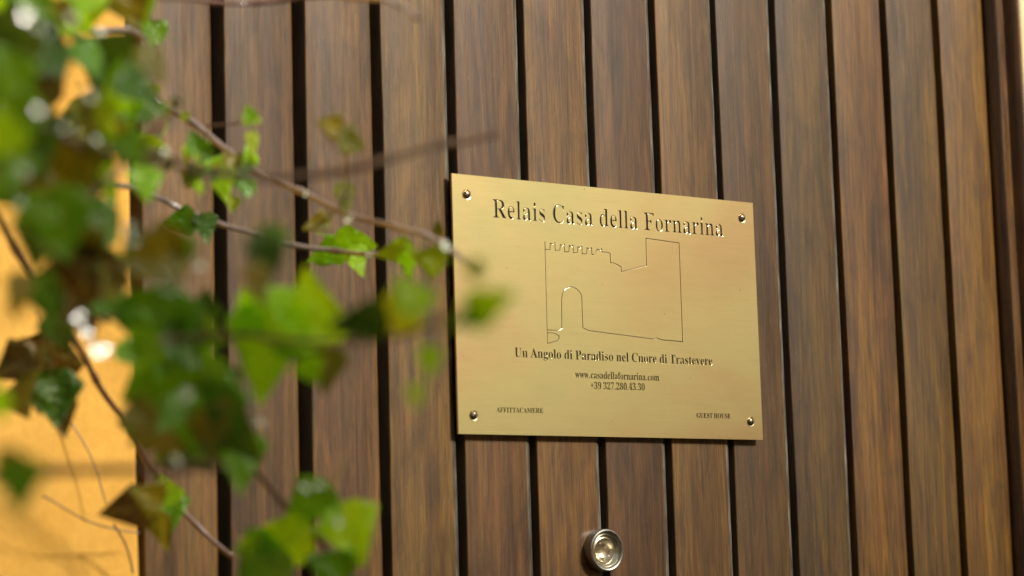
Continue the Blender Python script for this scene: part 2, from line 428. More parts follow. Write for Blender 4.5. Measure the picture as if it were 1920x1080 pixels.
# ---------------------------------------------------------------- plaque
GL = json.loads('''{" ":[175,[]],"+":[385,[[[167,75],[167,213],[34,213],[34,261],[167,261],[167,400],[216,400],[216,261],[349,261],[349,213],[216,213],[216,75]]]],".":[180,[[[89,-9],[74,-7],[60,1],[51,15],[48,36],[51,57],[60,71],[74,79],[89,81],[106,79],[119,71],[129,57],[132,36],[129,15],[119,1],[106,-7]]]],"0":[376,[[[188,-7],[150,-3],[118,7],[91,24],[60,61],[39,111],[27,171],[23,241],[27,311],[39,371],[60,420],[91,456],[118,473],[150,483],[189,486],[242,479],[283,456],[314,419],[336,370],[348,310],[353,240],[348,171],[336,110],[314,61],[283,24],[256,7],[225,-3]],[[188,37],[210,43],[227,61],[237,91],[246,155],[248,240],[246,326],[237,390],[227,419],[211,437],[189,443],[166,437],[150,419],[139,390],[130,326],[127,240],[130,155],[139,91],[150,61],[166,43]]]],"2":[376,[[[24,0],[24,69],[123,171],[160,210],[187,245],[206,277],[218,307],[224,338],[226,371],[223,405],[212,427],[196,441],[174,445],[145,438],[126,416],[116,380],[112,329],[77,333],[50,344],[32,365],[26,396],[30,419],[43,441],[63,459],[92,474],[129,483],[174,486],[220,483],[258,473],[288,456],[310,434],[323,407],[328,375],[326,352],[319,329],[308,306],[291,281],[238,220],[154,138],[87,74],[244,74],[263,77],[279,86],[292,101],[300,120],[305,141],[345,141],[341,0]]]],"3":[376,[[[163,-7],[117,-4],[81,5],[53,18],[34,35],[23,54],[19,74],[23,96],[36,113],[54,123],[76,126],[82,89],[99,62],[125,46],[158,40],[180,42],[199,49],[216,61],[230,79],[238,105],[241,139],[234,174],[214,202],[181,221],[137,227],[95,227],[95,269],[140,269],[178,275],[204,296],[220,327],[225,367],[221,400],[211,424],[193,440],[169,445],[148,441],[133,430],[122,413],[116,391],[111,341],[75,345],[47,356],[30,374],[24,401],[28,423],[41,444],[62,461],[108,480],[173,486],[237,479],[286,458],[309,436],[323,409],[328,377],[320,335],[298,301],[265,275],[225,256],[252,249],[279,238],[305,222],[326,201],[340,174],[345,138],[341,101],[329,70],[312,44],[288,25],[261,10],[230,1],[197,-5]]]],"4":[376,[[[121,0],[121,36],[140,36],[161,38],[179,44],[191,58],[195,84],[195,125],[9,125],[9,166],[199,480],[293,480],[293,169],[363,169],[363,125],[293,125],[293,84],[297,58],[309,44],[327,38],[348,36],[357,36],[357,0]],[[56,169],[195,169],[195,287],[196,351],[199,416],[189,394],[174,366],[158,338],[146,319]]]],"7":[376,[[[111,0],[289,406],[113,406],[93,403],[80,391],[74,372],[70,338],[30,338],[33,480],[353,480],[353,447],[168,0]]]],"8":[376,[[[183,-7],[132,-2],[91,11],[60,31],[38,57],[25,88],[20,122],[27,162],[47,193],[79,219],[119,242],[83,267],[57,296],[41,327],[36,364],[39,395],[50,423],[70,449],[99,469],[140,482],[191,486],[235,483],[271,471],[299,453],[318,429],[330,401],[334,369],[328,333],[310,305],[281,282],[244,260],[296,230],[330,199],[349,166],[355,127],[350,88],[335,55],[310,29],[276,9],[234,-3]],[[203,283],[224,298],[239,317],[247,340],[250,370],[248,389],[243,407],[234,423],[222,436],[206,444],[187,447],[163,442],[145,426],[134,402],[130,372],[135,341],[149,318],[172,300]],[[187,32],[218,37],[241,55],[257,82],[262,116],[256,146],[239,170],[208,192],[164,216],[143,199],[126,178],[115,152],[111,120],[116,84],[132,56],[156,38]]]],"9":[376,[[[152,-7],[116,-4],[88,4],[67,17],[53,33],[45,51],[42,69],[44,83],[50,94],[61,102],[75,107],[87,80],[103,56],[126,41],[156,36],[188,43],[213,67],[232,106],[244,160],[251,230],[234,212],[212,198],[186,188],[155,185],[119,189],[87,201],[60,220],[40,248],[28,282],[24,324],[28,369],[42,409],[64,441],[95,466],[133,481],[177,486],[223,480],[264,463],[298,433],[323,390],[340,332],[345,261],[343,207],[334,157],[321,111],[301,72],[274,39],[241,14],[200,-2]],[[184,233],[206,236],[224,245],[239,260],[251,278],[245,352],[231,403],[217,424],[201,437],[181,441],[156,434],[137,413],[125,377],[121,328],[123,294],[131,267],[144,248],[161,237]]]],"A":[437,[[[-9,0],[-9,18],[9,21],[24,30],[36,47],[49,75],[206,466],[224,465],[384,87],[411,34],[425,22],[443,18],[443,0],[229,0],[229,18],[259,21],[277,30],[283,46],[273,81],[253,132],[103,132],[79,71],[76,59],[75,48],[80,32],[96,21],[124,18],[128,18],[128,0]],[[113,161],[242,161],[177,319]]]],"C":[469,[[[257,-11],[193,-3],[137,20],[91,56],[56,104],[34,162],[26,228],[34,294],[56,351],[92,399],[139,435],[195,458],[259,465],[309,459],[367,440],[388,435],[408,443],[419,465],[437,465],[437,308],[420,308],[392,364],[356,407],[328,427],[298,439],[265,443],[222,435],[187,409],[163,365],[149,304],[144,226],[149,153],[165,97],[192,56],[230,32],[278,24],[318,29],[358,45],[395,71],[428,106],[447,89],[418,53],[384,25],[345,5],[303,-7]]]],"E":[442,[[[14,0],[14,17],[44,20],[62,30],[72,48],[75,78],[75,369],[72,405],[62,425],[44,435],[16,439],[16,455],[399,455],[399,320],[383,320],[375,357],[361,386],[340,406],[295,424],[232,430],[200,428],[191,424],[186,417],[183,388],[183,246],[193,246],[232,252],[259,269],[277,300],[288,345],[304,345],[304,118],[287,118],[282,154],[273,181],[259,201],[241,213],[216,220],[185,222],[183,222],[183,67],[185,47],[192,35],[206,29],[230,28],[276,30],[313,39],[345,53],[371,75],[393,105],[411,143],[430,143],[402,0]]]],"F":[405,[[[15,0],[15,17],[45,23],[62,34],[72,53],[75,84],[75,375],[71,405],[61,423],[43,433],[14,439],[14,455],[394,455],[394,320],[377,320],[369,357],[355,385],[336,406],[310,420],[275,428],[230,431],[200,429],[191,427],[186,421],[182,398],[182,247],[190,247],[229,253],[256,270],[274,301],[284,347],[302,347],[302,118],[285,118],[274,168],[257,200],[229,218],[189,224],[182,224],[182,81],[183,59],[188,43],[196,31],[210,24],[229,19],[257,17],[257,0]]]],"G":[508,[[[268,-10],[200,-3],[141,19],[93,55],[57,103],[35,161],[28,229],[35,295],[57,352],[93,399],[139,435],[195,458],[257,465],[311,459],[369,441],[388,436],[398,438],[406,443],[419,465],[437,465],[437,308],[420,308],[403,346],[382,379],[357,406],[329,426],[299,439],[267,443],[224,435],[189,409],[165,366],[151,305],[146,228],[150,163],[161,110],[180,67],[206,37],[238,19],[275,13],[308,16],[328,27],[339,45],[343,71],[343,128],[339,154],[329,170],[309,179],[275,182],[275,198],[500,198],[500,182],[473,179],[457,171],[449,155],[446,128],[446,29],[387,7],[328,-6]]]],"H":[524,[[[15,0],[15,17],[45,22],[62,32],[72,50],[75,81],[75,379],[71,406],[62,424],[44,434],[16,439],[16,455],[242,455],[242,439],[204,432],[193,425],[187,415],[183,400],[182,379],[182,251],[342,251],[342,379],[337,415],[331,425],[320,432],[282,439],[282,455],[507,455],[507,439],[478,434],[461,424],[452,407],[449,379],[449,81],[452,52],[461,33],[478,22],[507,17],[507,0],[282,0],[282,17],[311,21],[329,31],[339,49],[342,81],[342,221],[182,221],[182,81],[185,50],[194,32],[212,22],[242,17],[242,0]]]],"I":[261,[[[13,0],[13,17],[42,23],[61,32],[72,49],[75,75],[75,387],[72,412],[63,427],[45,435],[13,439],[13,455],[244,455],[244,439],[214,435],[196,427],[186,412],[183,387],[183,77],[187,44],[194,34],[206,26],[246,17],[246,0]]]],"M":[634,[[[14,0],[14,17],[43,22],[61,32],[72,50],[75,79],[75,382],[74,402],[71,416],[64,426],[53,432],[15,439],[15,455],[185,455],[317,142],[449,455],[617,455],[617,439],[590,433],[573,423],[563,405],[560,378],[560,85],[561,61],[565,43],[571,31],[582,23],[596,19],[617,17],[617,0],[396,0],[396,17],[433,25],[443,32],[450,44],[453,61],[455,83],[455,399],[288,0],[270,0],[105,389],[105,80],[109,48],[120,30],[139,20],[169,17],[169,0]]]],"O":[526,[[[261,-11],[213,-6],[169,7],[129,29],[94,58],[66,93],[45,134],[32,179],[28,228],[32,276],[45,321],[66,362],[95,397],[130,426],[170,448],[216,462],[265,466],[313,462],[357,448],[397,427],[431,399],[459,364],[481,323],[494,277],[498,228],[494,179],[481,134],[459,93],[430,58],[395,29],[355,7],[310,-6]],[[265,12],[306,21],[338,47],[361,90],[375,150],[379,228],[376,293],[365,346],[348,389],[324,419],[294,437],[260,443],[219,435],[186,409],[163,366],[150,305],[145,228],[149,163],[159,109],[177,67],[201,37],[230,18]]]],"P":[418,[[[15,0],[15,17],[45,22],[62,32],[72,50],[75,81],[75,379],[71,406],[62,424],[44,434],[16,439],[16,455],[214,455],[287,452],[336,440],[366,422],[390,398],[404,367],[409,332],[404,296],[390,266],[367,240],[334,221],[292,209],[242,206],[182,206],[182,81],[185,50],[194,32],[212,22],[242,17],[242,0]],[[182,230],[201,230],[244,235],[272,253],[287,283],[292,329],[288,375],[275,406],[252,425],[216,431],[199,429],[189,424],[184,414],[182,398]]]],"R":[473,[[[15,0],[15,17],[45,22],[62,32],[72,50],[75,81],[75,379],[71,406],[62,424],[44,434],[16,439],[16,455],[217,455],[278,452],[329,442],[367,426],[395,403],[412,372],[417,334],[413,303],[401,277],[380,255],[352,237],[315,224],[432,50],[452,26],[463,19],[478,17],[480,17],[480,0],[338,0],[201,212],[182,212],[182,81],[185,50],[194,32],[212,22],[242,17],[242,0]],[[182,234],[203,234],[249,240],[280,258],[298,290],[304,336],[300,370],[291,397],[275,416],[253,427],[224,431],[202,429],[190,422],[184,409],[182,385]]]],"S":[391,[[[43,-11],[43,158],[62,158],[83,94],[111,50],[136,30],[164,19],[197,15],[231,20],[257,36],[273,60],[279,89],[273,117],[255,140],[225,160],[163,191],[112,221],[77,253],[56,289],[50,332],[54,370],[67,403],[88,429],[115,449],[148,462],[185,466],[229,461],[282,448],[291,446],[300,445],[313,450],[320,466],[339,466],[339,319],[322,319],[310,354],[293,385],[272,410],[248,429],[222,441],[194,445],[163,440],[140,426],[125,406],[120,380],[124,356],[137,336],[159,319],[189,303],[253,273],[290,253],[317,233],[337,211],[350,188],[357,162],[359,133],[354,93],[339,58],[314,29],[281,8],[240,-6],[192,-10],[158,-8],[126,1],[98,9],[85,12],[75,11],[69,7],[61,-11]]]],"T":[424,[[[92,0],[92,17],[123,21],[142,31],[152,50],[156,81],[156,433],[149,433],[102,426],[65,403],[41,367],[29,318],[11,318],[11,455],[410,455],[410,317],[394,317],[385,359],[368,391],[343,415],[310,429],[269,433],[263,433],[263,81],[267,49],[276,30],[296,21],[328,17],[328,0]]]],"U":[493,[[[248,-13],[192,-8],[147,6],[114,29],[91,61],[78,103],[73,155],[73,379],[70,406],[61,424],[43,434],[15,439],[15,455],[240,455],[240,439],[202,432],[192,425],[185,415],[181,379],[181,140],[186,88],[203,51],[221,35],[245,25],[275,22],[317,28],[350,44],[373,71],[388,110],[392,159],[392,378],[389,406],[379,423],[360,433],[328,439],[328,455],[474,455],[474,439],[448,432],[433,421],[425,404],[422,378],[422,181],[418,118],[403,69],[380,32],[346,7],[302,-8]]]],"a":[344,[[[255,-10],[226,-5],[208,10],[200,35],[168,11],[133,-4],[95,-9],[64,-4],[40,11],[25,34],[20,63],[25,91],[39,115],[63,136],[119,164],[199,190],[199,241],[196,266],[187,282],[171,292],[148,296],[123,293],[109,286],[104,274],[113,257],[121,243],[123,231],[120,215],[110,202],[95,194],[77,191],[59,194],[45,203],[36,218],[33,236],[37,259],[49,278],[69,295],[95,308],[126,316],[162,318],[223,312],[263,292],[280,271],[290,244],[293,210],[293,62],[295,40],[298,36],[304,34],[320,42],[329,28],[306,7],[281,-6]],[[151,34],[174,41],[187,50],[199,63],[199,169],[170,160],[147,147],[131,130],[121,109],[118,84],[122,56],[133,39]]]],"c":[294,[[[156,-10],[119,-5],[87,11],[59,35],[38,68],[24,106],[19,150],[25,196],[40,237],[64,271],[96,297],[133,313],[175,319],[218,314],[250,298],[271,275],[277,245],[275,228],[266,215],[253,207],[236,204],[214,209],[201,225],[196,251],[197,261],[197,271],[194,286],[185,294],[169,297],[149,292],[133,279],[121,257],[114,227],[112,187],[118,123],[137,76],[156,55],[178,42],[204,38],[239,47],[271,72],[285,60],[248,21],[205,-2]]]],"d":[370,[[[140,-10],[107,-5],[78,10],[53,35],[35,66],[23,104],[19,147],[24,196],[36,237],[55,272],[81,297],[112,313],[146,318],[175,314],[201,301],[223,280],[223,401],[220,419],[212,430],[198,437],[176,439],[176,455],[319,455],[319,75],[320,54],[325,41],[335,32],[353,28],[353,11],[294,6],[223,-10],[223,39],[201,12],[173,-5]],[[171,28],[187,31],[202,41],[215,56],[223,76],[223,242],[217,257],[206,270],[191,278],[174,281],[155,277],[141,267],[130,250],[121,210],[118,153],[120,98],[130,58],[146,36]]]],"e":[301,[[[154,-10],[117,-5],[85,10],[58,35],[37,69],[24,109],[19,157],[24,201],[38,240],[59,273],[87,298],[120,313],[157,318],[193,314],[224,301],[249,280],[268,251],[279,216],[283,173],[283,166],[117,166],[121,121],[131,87],[147,62],[170,47],[199,42],[225,47],[248,62],[270,86],[285,73],[248,27],[205,-1]],[[116,192],[201,192],[201,215],[199,252],[193,277],[181,292],[161,297],[136,286],[121,255],[116,203]]]],"f":[214,[[[15,0],[15,16],[40,22],[46,27],[50,35],[52,73],[52,277],[16,277],[16,310],[52,310],[52,353],[56,386],[67,413],[85,436],[123,457],[174,465],[212,460],[240,446],[257,425],[263,400],[260,381],[252,367],[239,358],[224,355],[208,358],[195,365],[187,376],[185,391],[187,405],[193,420],[196,426],[197,433],[193,441],[180,443],[163,440],[153,430],[149,413],[148,390],[148,310],[203,310],[203,277],[148,277],[148,65],[150,40],[158,26],[173,18],[199,16],[199,0]]]],"g":[328,[[[146,-140],[89,-136],[48,-122],[22,-100],[14,-75],[20,-54],[38,-38],[69,-26],[44,-10],[29,9],[24,30],[28,54],[42,74],[67,92],[102,110],[58,135],[31,169],[22,212],[27,242],[40,268],[60,289],[88,305],[120,315],[157,318],[196,315],[233,304],[317,304],[317,268],[268,268],[286,237],[291,203],[288,176],[276,151],[258,131],[234,116],[205,106],[172,103],[157,103],[142,104],[126,102],[112,94],[104,84],[101,71],[105,59],[119,51],[141,49],[175,49],[223,47],[259,40],[285,29],[303,13],[312,-9],[316,-37],[311,-67],[296,-92],[272,-113],[219,-133]],[[157,124],[178,130],[190,146],[197,173],[199,211],[197,249],[190,276],[178,292],[157,297],[137,292],[124,276],[117,249],[114,211],[117,173],[124,146],[137,130]],[[161,-116],[198,-114],[226,-108],[247,-98],[259,-84],[263,-66],[260,-51],[249,-41],[231,-36],[205,-34],[97,-34],[79,-52],[73,-73],[79,-89],[95,-103],[122,-113]]]],"i":[199,[[[101,362],[81,366],[65,376],[54,393],[50,412],[54,432],[65,449],[81,460],[101,463],[120,460],[137,449],[147,432],[151,412],[147,393],[136,376],[120,366]],[[18,0],[18,16],[35,19],[45,26],[51,37],[52,56],[52,252],[51,272],[47,285],[37,291],[20,293],[21,310],[148,310],[148,56],[150,38],[154,26],[164,19],[180,16],[180,0]]]],"l":[200,[[[18,0],[18,16],[35,19],[45,26],[51,37],[52,56],[52,398],[51,417],[47,429],[38,436],[20,439],[20,455],[148,455],[148,56],[150,38],[154,26],[164,19],[180,16],[180,0]]]],"m":[555,[[[18,0],[18,16],[35,19],[45,26],[51,37],[52,56],[52,253],[51,271],[46,284],[36,291],[19,294],[19,310],[146,310],[146,265],[173,294],[204,312],[237,318],[277,312],[305,293],[320,261],[348,293],[381,312],[418,318],[449,314],[473,301],[490,280],[500,250],[504,212],[504,56],[505,38],[510,26],[520,19],[536,16],[536,0],[377,0],[377,16],[393,19],[403,26],[408,38],[410,56],[410,217],[408,241],[404,258],[394,268],[377,271],[349,263],[324,237],[324,56],[326,38],[331,26],[340,19],[356,16],[356,0],[199,0],[199,16],[215,19],[225,26],[230,38],[232,56],[232,217],[230,241],[226,258],[216,268],[199,271],[170,262],[146,235],[146,56],[148,38],[152,27],[162,19],[177,16],[177,0]]]],"n":[381,[[[18,0],[18,16],[35,19],[45,26],[51,37],[52,56],[52,253],[51,271],[46,284],[36,291],[19,294],[19,310],[148,310],[148,267],[175,296],[207,313],[243,318],[275,314],[299,301],[316,280],[327,250],[330,212],[330,56],[332,38],[337,26],[347,19],[363,16],[363,0],[202,0],[202,16],[207,16],[223,21],[232,34],[235,56],[235,217],[234,241],[229,258],[219,268],[203,271],[173,262],[148,235],[148,56],[149,38],[154,26],[164,19],[180,16],[180,0]]]],"o":[337,[[[169,-10],[127,-5],[90,11],[60,37],[38,70],[24,110],[19,154],[24,199],[38,239],[60,272],[90,297],[127,313],[168,318],[209,313],[245,298],[275,273],[298,240],[312,200],[317,154],[312,108],[298,69],[275,36],[245,11],[210,-5]],[[169,11],[193,18],[209,39],[214,56],[217,81],[220,154],[217,227],[208,271],[192,292],[169,299],[144,292],[128,271],[120,227],[117,154],[120,82],[123,56],[128,39],[144,18]]]],"r":[288,[[[18,0],[18,16],[35,19],[45,26],[51,37],[52,56],[52,252],[51,273],[46,285],[37,291],[20,293],[21,310],[146,310],[146,252],[165,280],[187,301],[210,314],[233,318],[258,315],[275,304],[286,287],[289,266],[287,248],[278,234],[265,225],[248,222],[233,224],[222,231],[207,250],[199,257],[189,260],[175,255],[162,241],[152,220],[149,192],[149,56],[152,37],[159,25],[173,19],[197,16],[197,0]]]],"s":[289,[[[151,-10],[122,-6],[87,6],[73,9],[60,4],[51,-9],[36,-9],[36,105],[53,105],[66,68],[87,39],[112,21],[140,15],[162,18],[179,27],[189,40],[192,58],[183,84],[156,105],[107,130],[76,148],[54,169],[41,193],[37,220],[44,259],[65,291],[98,312],[141,319],[166,316],[199,308],[206,306],[213,305],[223,308],[230,319],[244,319],[244,222],[228,222],[215,254],[196,277],[174,291],[149,296],[130,294],[116,286],[108,274],[105,259],[107,244],[115,232],[128,222],[146,212],[191,189],[221,172],[241,151],[253,127],[257,95],[250,51],[228,18],[194,-3]]]],"t":[229,[[[124,-9],[89,-4],[66,10],[53,36],[48,71],[48,279],[20,279],[20,300],[88,369],[112,398],[129,424],[144,424],[144,310],[208,310],[208,279],[144,279],[144,82],[146,64],[149,51],[157,43],[168,40],[189,49],[206,75],[222,66],[198,24],[165,-1]]]],"u":[375,[[[131,-10],[91,-3],[65,17],[51,51],[46,97],[46,248],[44,268],[39,282],[29,291],[11,294],[11,310],[142,310],[142,74],[144,58],[151,46],[162,38],[177,36],[205,43],[228,66],[228,248],[226,269],[221,283],[209,291],[189,294],[189,310],[324,310],[324,70],[326,51],[331,39],[342,33],[360,30],[360,13],[300,7],[228,-10],[228,40],[209,19],[186,3],[160,-7]]]],"v":[307,[[[142,-10],[38,248],[22,281],[12,290],[-3,293],[-3,310],[164,310],[164,294],[156,294],[136,290],[129,276],[130,268],[185,122],[236,253],[241,272],[237,284],[224,292],[203,294],[203,310],[305,310],[305,295],[289,289],[278,279],[260,243],[160,-10]]]],"w":[435,[[[122,-10],[17,265],[6,284],[-1,290],[-11,293],[-11,310],[138,310],[138,293],[120,289],[116,284],[114,276],[116,266],[120,253],[167,127],[211,235],[201,266],[190,288],[181,293],[168,295],[168,310],[323,310],[323,293],[302,288],[296,276],[296,269],[298,262],[336,141],[382,256],[387,275],[385,283],[380,289],[356,295],[356,310],[445,310],[445,295],[433,292],[425,284],[412,258],[304,-10],[289,-10],[223,197],[140,-10]]]]}''')
W, H = UNIT, .647*UNIT
CAPH = max(p[1] for c in GL['H'][1] for p in c)
def area(c): return sum(c[i][0]*c[(i+1)%len(c)][1]-c[(i+1)%len(c)][0]*c[i][1] for i in range(len(c)))/2
def thin(c, d):
    """take d off the vertical stems only (contours run clockwise round the ink)"""
    out = []; n = len(c)
    for i in range(n):
        a, b, e = c[i-1], c[i], c[(i+1)%n]
        n1 = (-(b[1]-a[1]), b[0]-a[0]); n2 = (-(e[1]-b[1]), e[0]-b[0])
        l1 = math.hypot(*n1) or 1; l2 = math.hypot(*n2) or 1
        nx = n1[0]/l1+n2[0]/l2; ny = n1[1]/l1+n2[1]/l2; l = math.hypot(nx, ny) or 1
        out.append((b[0]-d*nx/l, b[1]))
    return out
def uv(px, py):
    p = on_plane(px, py); return (p.x, p.z-Z0)
verts = []; edges = []; faces = []; fam = []       # fam: (kind, group id)
def add_ring(r, kind, gid):
    b = len(verts); verts.extend(Vector(p) for p in r)
    idx = list(range(b, b+len(r)))
    if area(r) < 0: idx.reverse()
    faces.append(idx); fam.append((kind, gid))
add_ring([(0, 0), (W, 0), (W, H), (0, H)], 'plate', 0)
gid = 1
def text_line(s, pl, pr_, capt, d):
    """pl/pr_: photo pixels of the baseline's ends; capt: pixel on top of the capitals at pl"""
    global gid
    (x0, z0), (x1, z1) = uv(*pl), uv(*pr_)
    ch = uv(*capt)[1]-z0
    sy_ = ch/CAPH
    tot = 0
    for c in s: tot += GL[c][0]
    last = GL[s[-1]]; mx = max(p[0] for c in last[1] for p in c)
    mn = min(p[0] for c in GL[s[0]][1] for p in c)
    tot = tot-last[0]+mx-mn
    sx_ = (x1-x0)/tot
    cur = -mn
    for c in s:
        for ring in GL[c][1]:
            r = [(x0+(p[0]+cur)*sx_, z0+(z1-z0)*((p[0]+cur)/tot)+p[1]*sy_) for p in thin(ring, d)]
            add_ring(r, 'letters', gid)
        cur += GL[c][0]; gid += 1
text_line('Relais Casa della Fornarina', (924, 407.6), (1356.7, 443.3), (924, 373.4), 17)
text_line('Un Angolo di Paradiso nel Cuore di Trastevere', (965.1, 669.0), (1335.7, 684.8), (965.1, 651.7), 1)
text_line('www.casadellafornarina.com', (1078.4, 708.2), (1235.9, 714.2), (1078.4, 694.5), 0)
text_line('+39 327.280.43.30', (1107.5, 729.2), (1209.1, 732.2), (1107.5, 716.2), 0)
text_line('AFFITTACAMERE', (930.7, 772.8), (1018.5, 774.6), (930.7, 763.6), -3)
text_line('GUEST HOUSE', (1306.3, 783.2), (1370, 784.8), (1306.3, 774.1), -10)
def stroke(pts, w, closed=False):
    global gid
    q = [Vector(uv(1000+x/4.5, 420+y/4.5)) for x, y in pts]
    for a, b in zip(q[:-1], q[1:]):
        d = (b-a); L = d.length
        if L < 1e-6: continue
        d /= L; n = Vector((-d.y, d.x))*w/2; e = d*w*.45
        add_ring([tuple(a-e-n), tuple(b+e-n), tuple(b+e+n), tuple(a-e+n)], 'drawing', gid); gid += 1
LW = .00062
castle = [(97,150),(101,215),(140,217),(143,160),(163,172),(182,158),(185,222),(224,222),(228,172),(246,183),(263,170),(264,235),(299,236),(303,180),(319,191),(336,178),(339,242),(371,242),(376,190),(393,203),(410,188),(413,252),(449,252),(453,200),(471,211),(491,200),(495,258),(517,258),(540,212),(560,223),(577,208),(578,235),(632,240),(648,250),(652,328),(680,329),(740,358),(744,402),(955,351),(950,120),(1230,160),(1260,992),(1090,978),(1040,962),(1005,970),(470,900),(418,876),(408,600),(390,572),(365,548),(338,534),(310,530),(284,538),(262,556),(246,590),(239,640),(240,880),(215,899),(115,893)]
stroke(castle, LW)
stroke([(97,150),(120,1008)], LW*.8)
stroke([(118,918),(165,920),(195,930),(216,945),(218,962),(203,985),(120,1008)], LW)
res = delaunay_2d_cdt(verts, edges, faces, 1, 1e-7, True)
V2, E2, F2, _, _, FO = res
D = .0009                              # depth of the engraving
kinds = []
for f, ids in zip(F2, FO):
    cnt = {}
    for i in ids: cnt[fam[i]] = cnt.get(fam[i], 0)+1
    k = 'plate'
    for (kd, g), n_ in cnt.items():
        if kd == 'letters' and n_ % 2: k = kd
        if kd == 'drawing': k = kd
    kinds.append(k)
plaque = empty('brass_plaque', (W/2, 0, Z0))
tag(plaque, 'brushed brass plaque engraved with a castle outline, screwed to the boards', 'plaque')
V = [(v.x, 0.0, v.y+Z0) for v in V2]; F = []; MI = []
nb0 = len(V); V += [(v.x, D, v.y+Z0) for v in V2]
ef = {}
for f, k in zip(F2, kinds):
    if k == 'plate': F.append(tuple(f)); MI.append(0)
    for a, b in zip(f, f[1:]+f[:1]): ef.setdefault((min(a, b), max(a, b)), []).append(k)
# the graver leaves a narrow sloping lip inside every cut
CH = .00011; CD = .00004
inn = {}
for f, k in zip(F2, kinds):
    if k == 'plate': continue
    for a, b in zip(f, f[1:]+f[:1]):
        ks = ef[(min(a, b), max(a, b))]
        if (ks[0] == 'plate') != (ks[-1] == 'plate'):
            c = sum((V2[i] for i in f), Vector((0, 0)))/3; e = V2[b]-V2[a]; n = Vector((-e.y, e.x))
            if n.length < 1e-9: continue
            n.normalize()
            if n.dot(c-V2[a]) < 0: n = -n
            for i in (a, b): inn.setdefault(i, []).append(n)
ring = {}
for i, ns in inn.items():
    n = sum(ns, Vector((0, 0)))
    if n.length > 1e-6: n.normalize()
    q = V2[i]; fz = 1.0 if q.y > .160 else .75 if .0735+.03 < q.y else .75 if .077 < q.y else .12 if q.y > .055 else .02
    p = q+n*CH*fz; ring[i] = len(V); V.append((p.x, CD*fz, p.y+Z0))
    V[nb0+i] = (p.x, D, p.y+Z0)
for (a, b), ks in ef.items():
    if len(ks) == 2 and (ks[0] == 'plate') != (ks[1] == 'plate') and a in ring and b in ring:
        F.append((a, b, ring[b], ring[a])); MI.append(1)
        F.append((ring[a], ring[b], b+nb0, a+nb0)); MI.append(0)
me = mesh_from('plate', V, F, [M['brass'], M['edge_brass']], midx=MI)
bm = bmesh.new(); bm.from_mesh(me)
TH = .0020                              # sheet thickness: rim and back
c4 = [bm.verts.new(p) for p in ((0,0,Z0),(W,0,Z0),(W,0,Z0+H),(0,0,Z0+H),(0,TH,Z0),(W,TH,Z0),(W,TH,Z0+H),(0,TH,Z0+H))]
for q in ((0,1,5,4),(1,2,6,5),(2,3,7,6),(3,0,4,7),(4,5,6,7)):
    bf = bm.faces.new([c4[i] for i in q]); bf.material_index = 1 if q != (4,5,6,7) else 0
for fc in bm.faces:
    fc.normal_update()
    if fc.material_index == 0 and abs(fc.calc_center_median().y) < 1e-6 and fc.normal.y > 0: fc.normal_flip()
me2 = bpy.data.meshes.new('plate'); bm.to_mesh(me2); bm.free()
me2.materials.append(M['brass']); me2.materials.append(M['edge_brass'])
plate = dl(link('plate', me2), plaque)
def row(f):
    c = sum((V2[i].y for i in f), 0.0)/len(f); x = sum((V2[i].x for i in f), 0.0)/len(f)
    return (3 if x < W/2 else 4) if c < .045 - .0 and abs(x-W/2) > .07 else 0 if c > .14 else 1 if c > ROWC[0] else 2 if c > ROWC[1] else 5
ROWC = [(uv(1150, 693)[1]), (uv(1150, 715.5)[1])]
for kd, nm, rw in [('letters', 'lettering', k) for k in (0, 1, 2, 5, 3, 4)]+[('drawing', 'castle_outline', None)]:
    FF = [tuple(f) for f, k in zip(F2, kinds) if k == kd and (rw is None or row(f) == rw)]
    used = sorted({i for f in FF for i in f}); mp_ = {i: j for j, i in enumerate(used)}
    me = mesh_from(nm, [(V2[i].x, D, V2[i].y+Z0) for i in used], [tuple(mp_[i] for i in f) for f in FF], [M['engrave']])
    dl(link(nm, me), plaque)
# slotted dome-head screws
def screw(px, py, ang):
    x, z = uv(px, py)
    bm = bmesh.new()
    r = .0031
    for s in (-1, 1):
        b2 = bmesh.new(); bmesh.ops.create_uvsphere(b2, u_segments=28, v_segments=18, radius=r)
        bmesh.ops.scale(b2, vec=(1, .55, 1), verts=b2.verts[:])
        for co, no in (((0, 0, 0), (0, 1, 0)), ((0, 0, -s*0+s*.00042), (0, 0, -s))):
            g = b2.verts[:]+b2.edges[:]+b2.faces[:]
            rr = bmesh.ops.bisect_plane(b2, geom=g, plane_co=co, plane_no=no, clear_outer=True)
            ed = [e for e in rr['geom_cut'] if isinstance(e, bmesh.types.BMEdge)]
            try: bmesh.ops.contextual_create(b2, geom=ed)
            except Exception: pass
        t = bpy.data.meshes.new('t'); b2.to_mesh(t); b2.free(); bm.from_mesh(t); bpy.data.meshes.remove(t)
    box_n = len(bm.faces)
    me = bm_mesh('screw', bm, M['screw'], True); me.set_sharp_from_angle(angle=R(35))
    o = link('screw', me); o.location = (x, -.00015, z+Z0); o.rotation_euler = (0, ang, 0); dl(o, plaque)
    sl = lathe('slot_floor', [(0, .0008), (r*.93, .0005), (r*.97, 0)], M['slot'], None, 24); sl.parent = o
    rg_ = lathe('hole_rim', [(r*1.32, -.0001), (r*1.25, .0003), (r*1.0, .0001), (r*.9, .0001)], M['edge_brass'], None, 32); rg_.parent = o; rg_.location = (0, .00015, 0)
for px, py, a in ((875, 365, .5), (1391, 409, .35), (888, 779, .9), (1407.5, 790.5, 1.5)): screw(px, py, a)

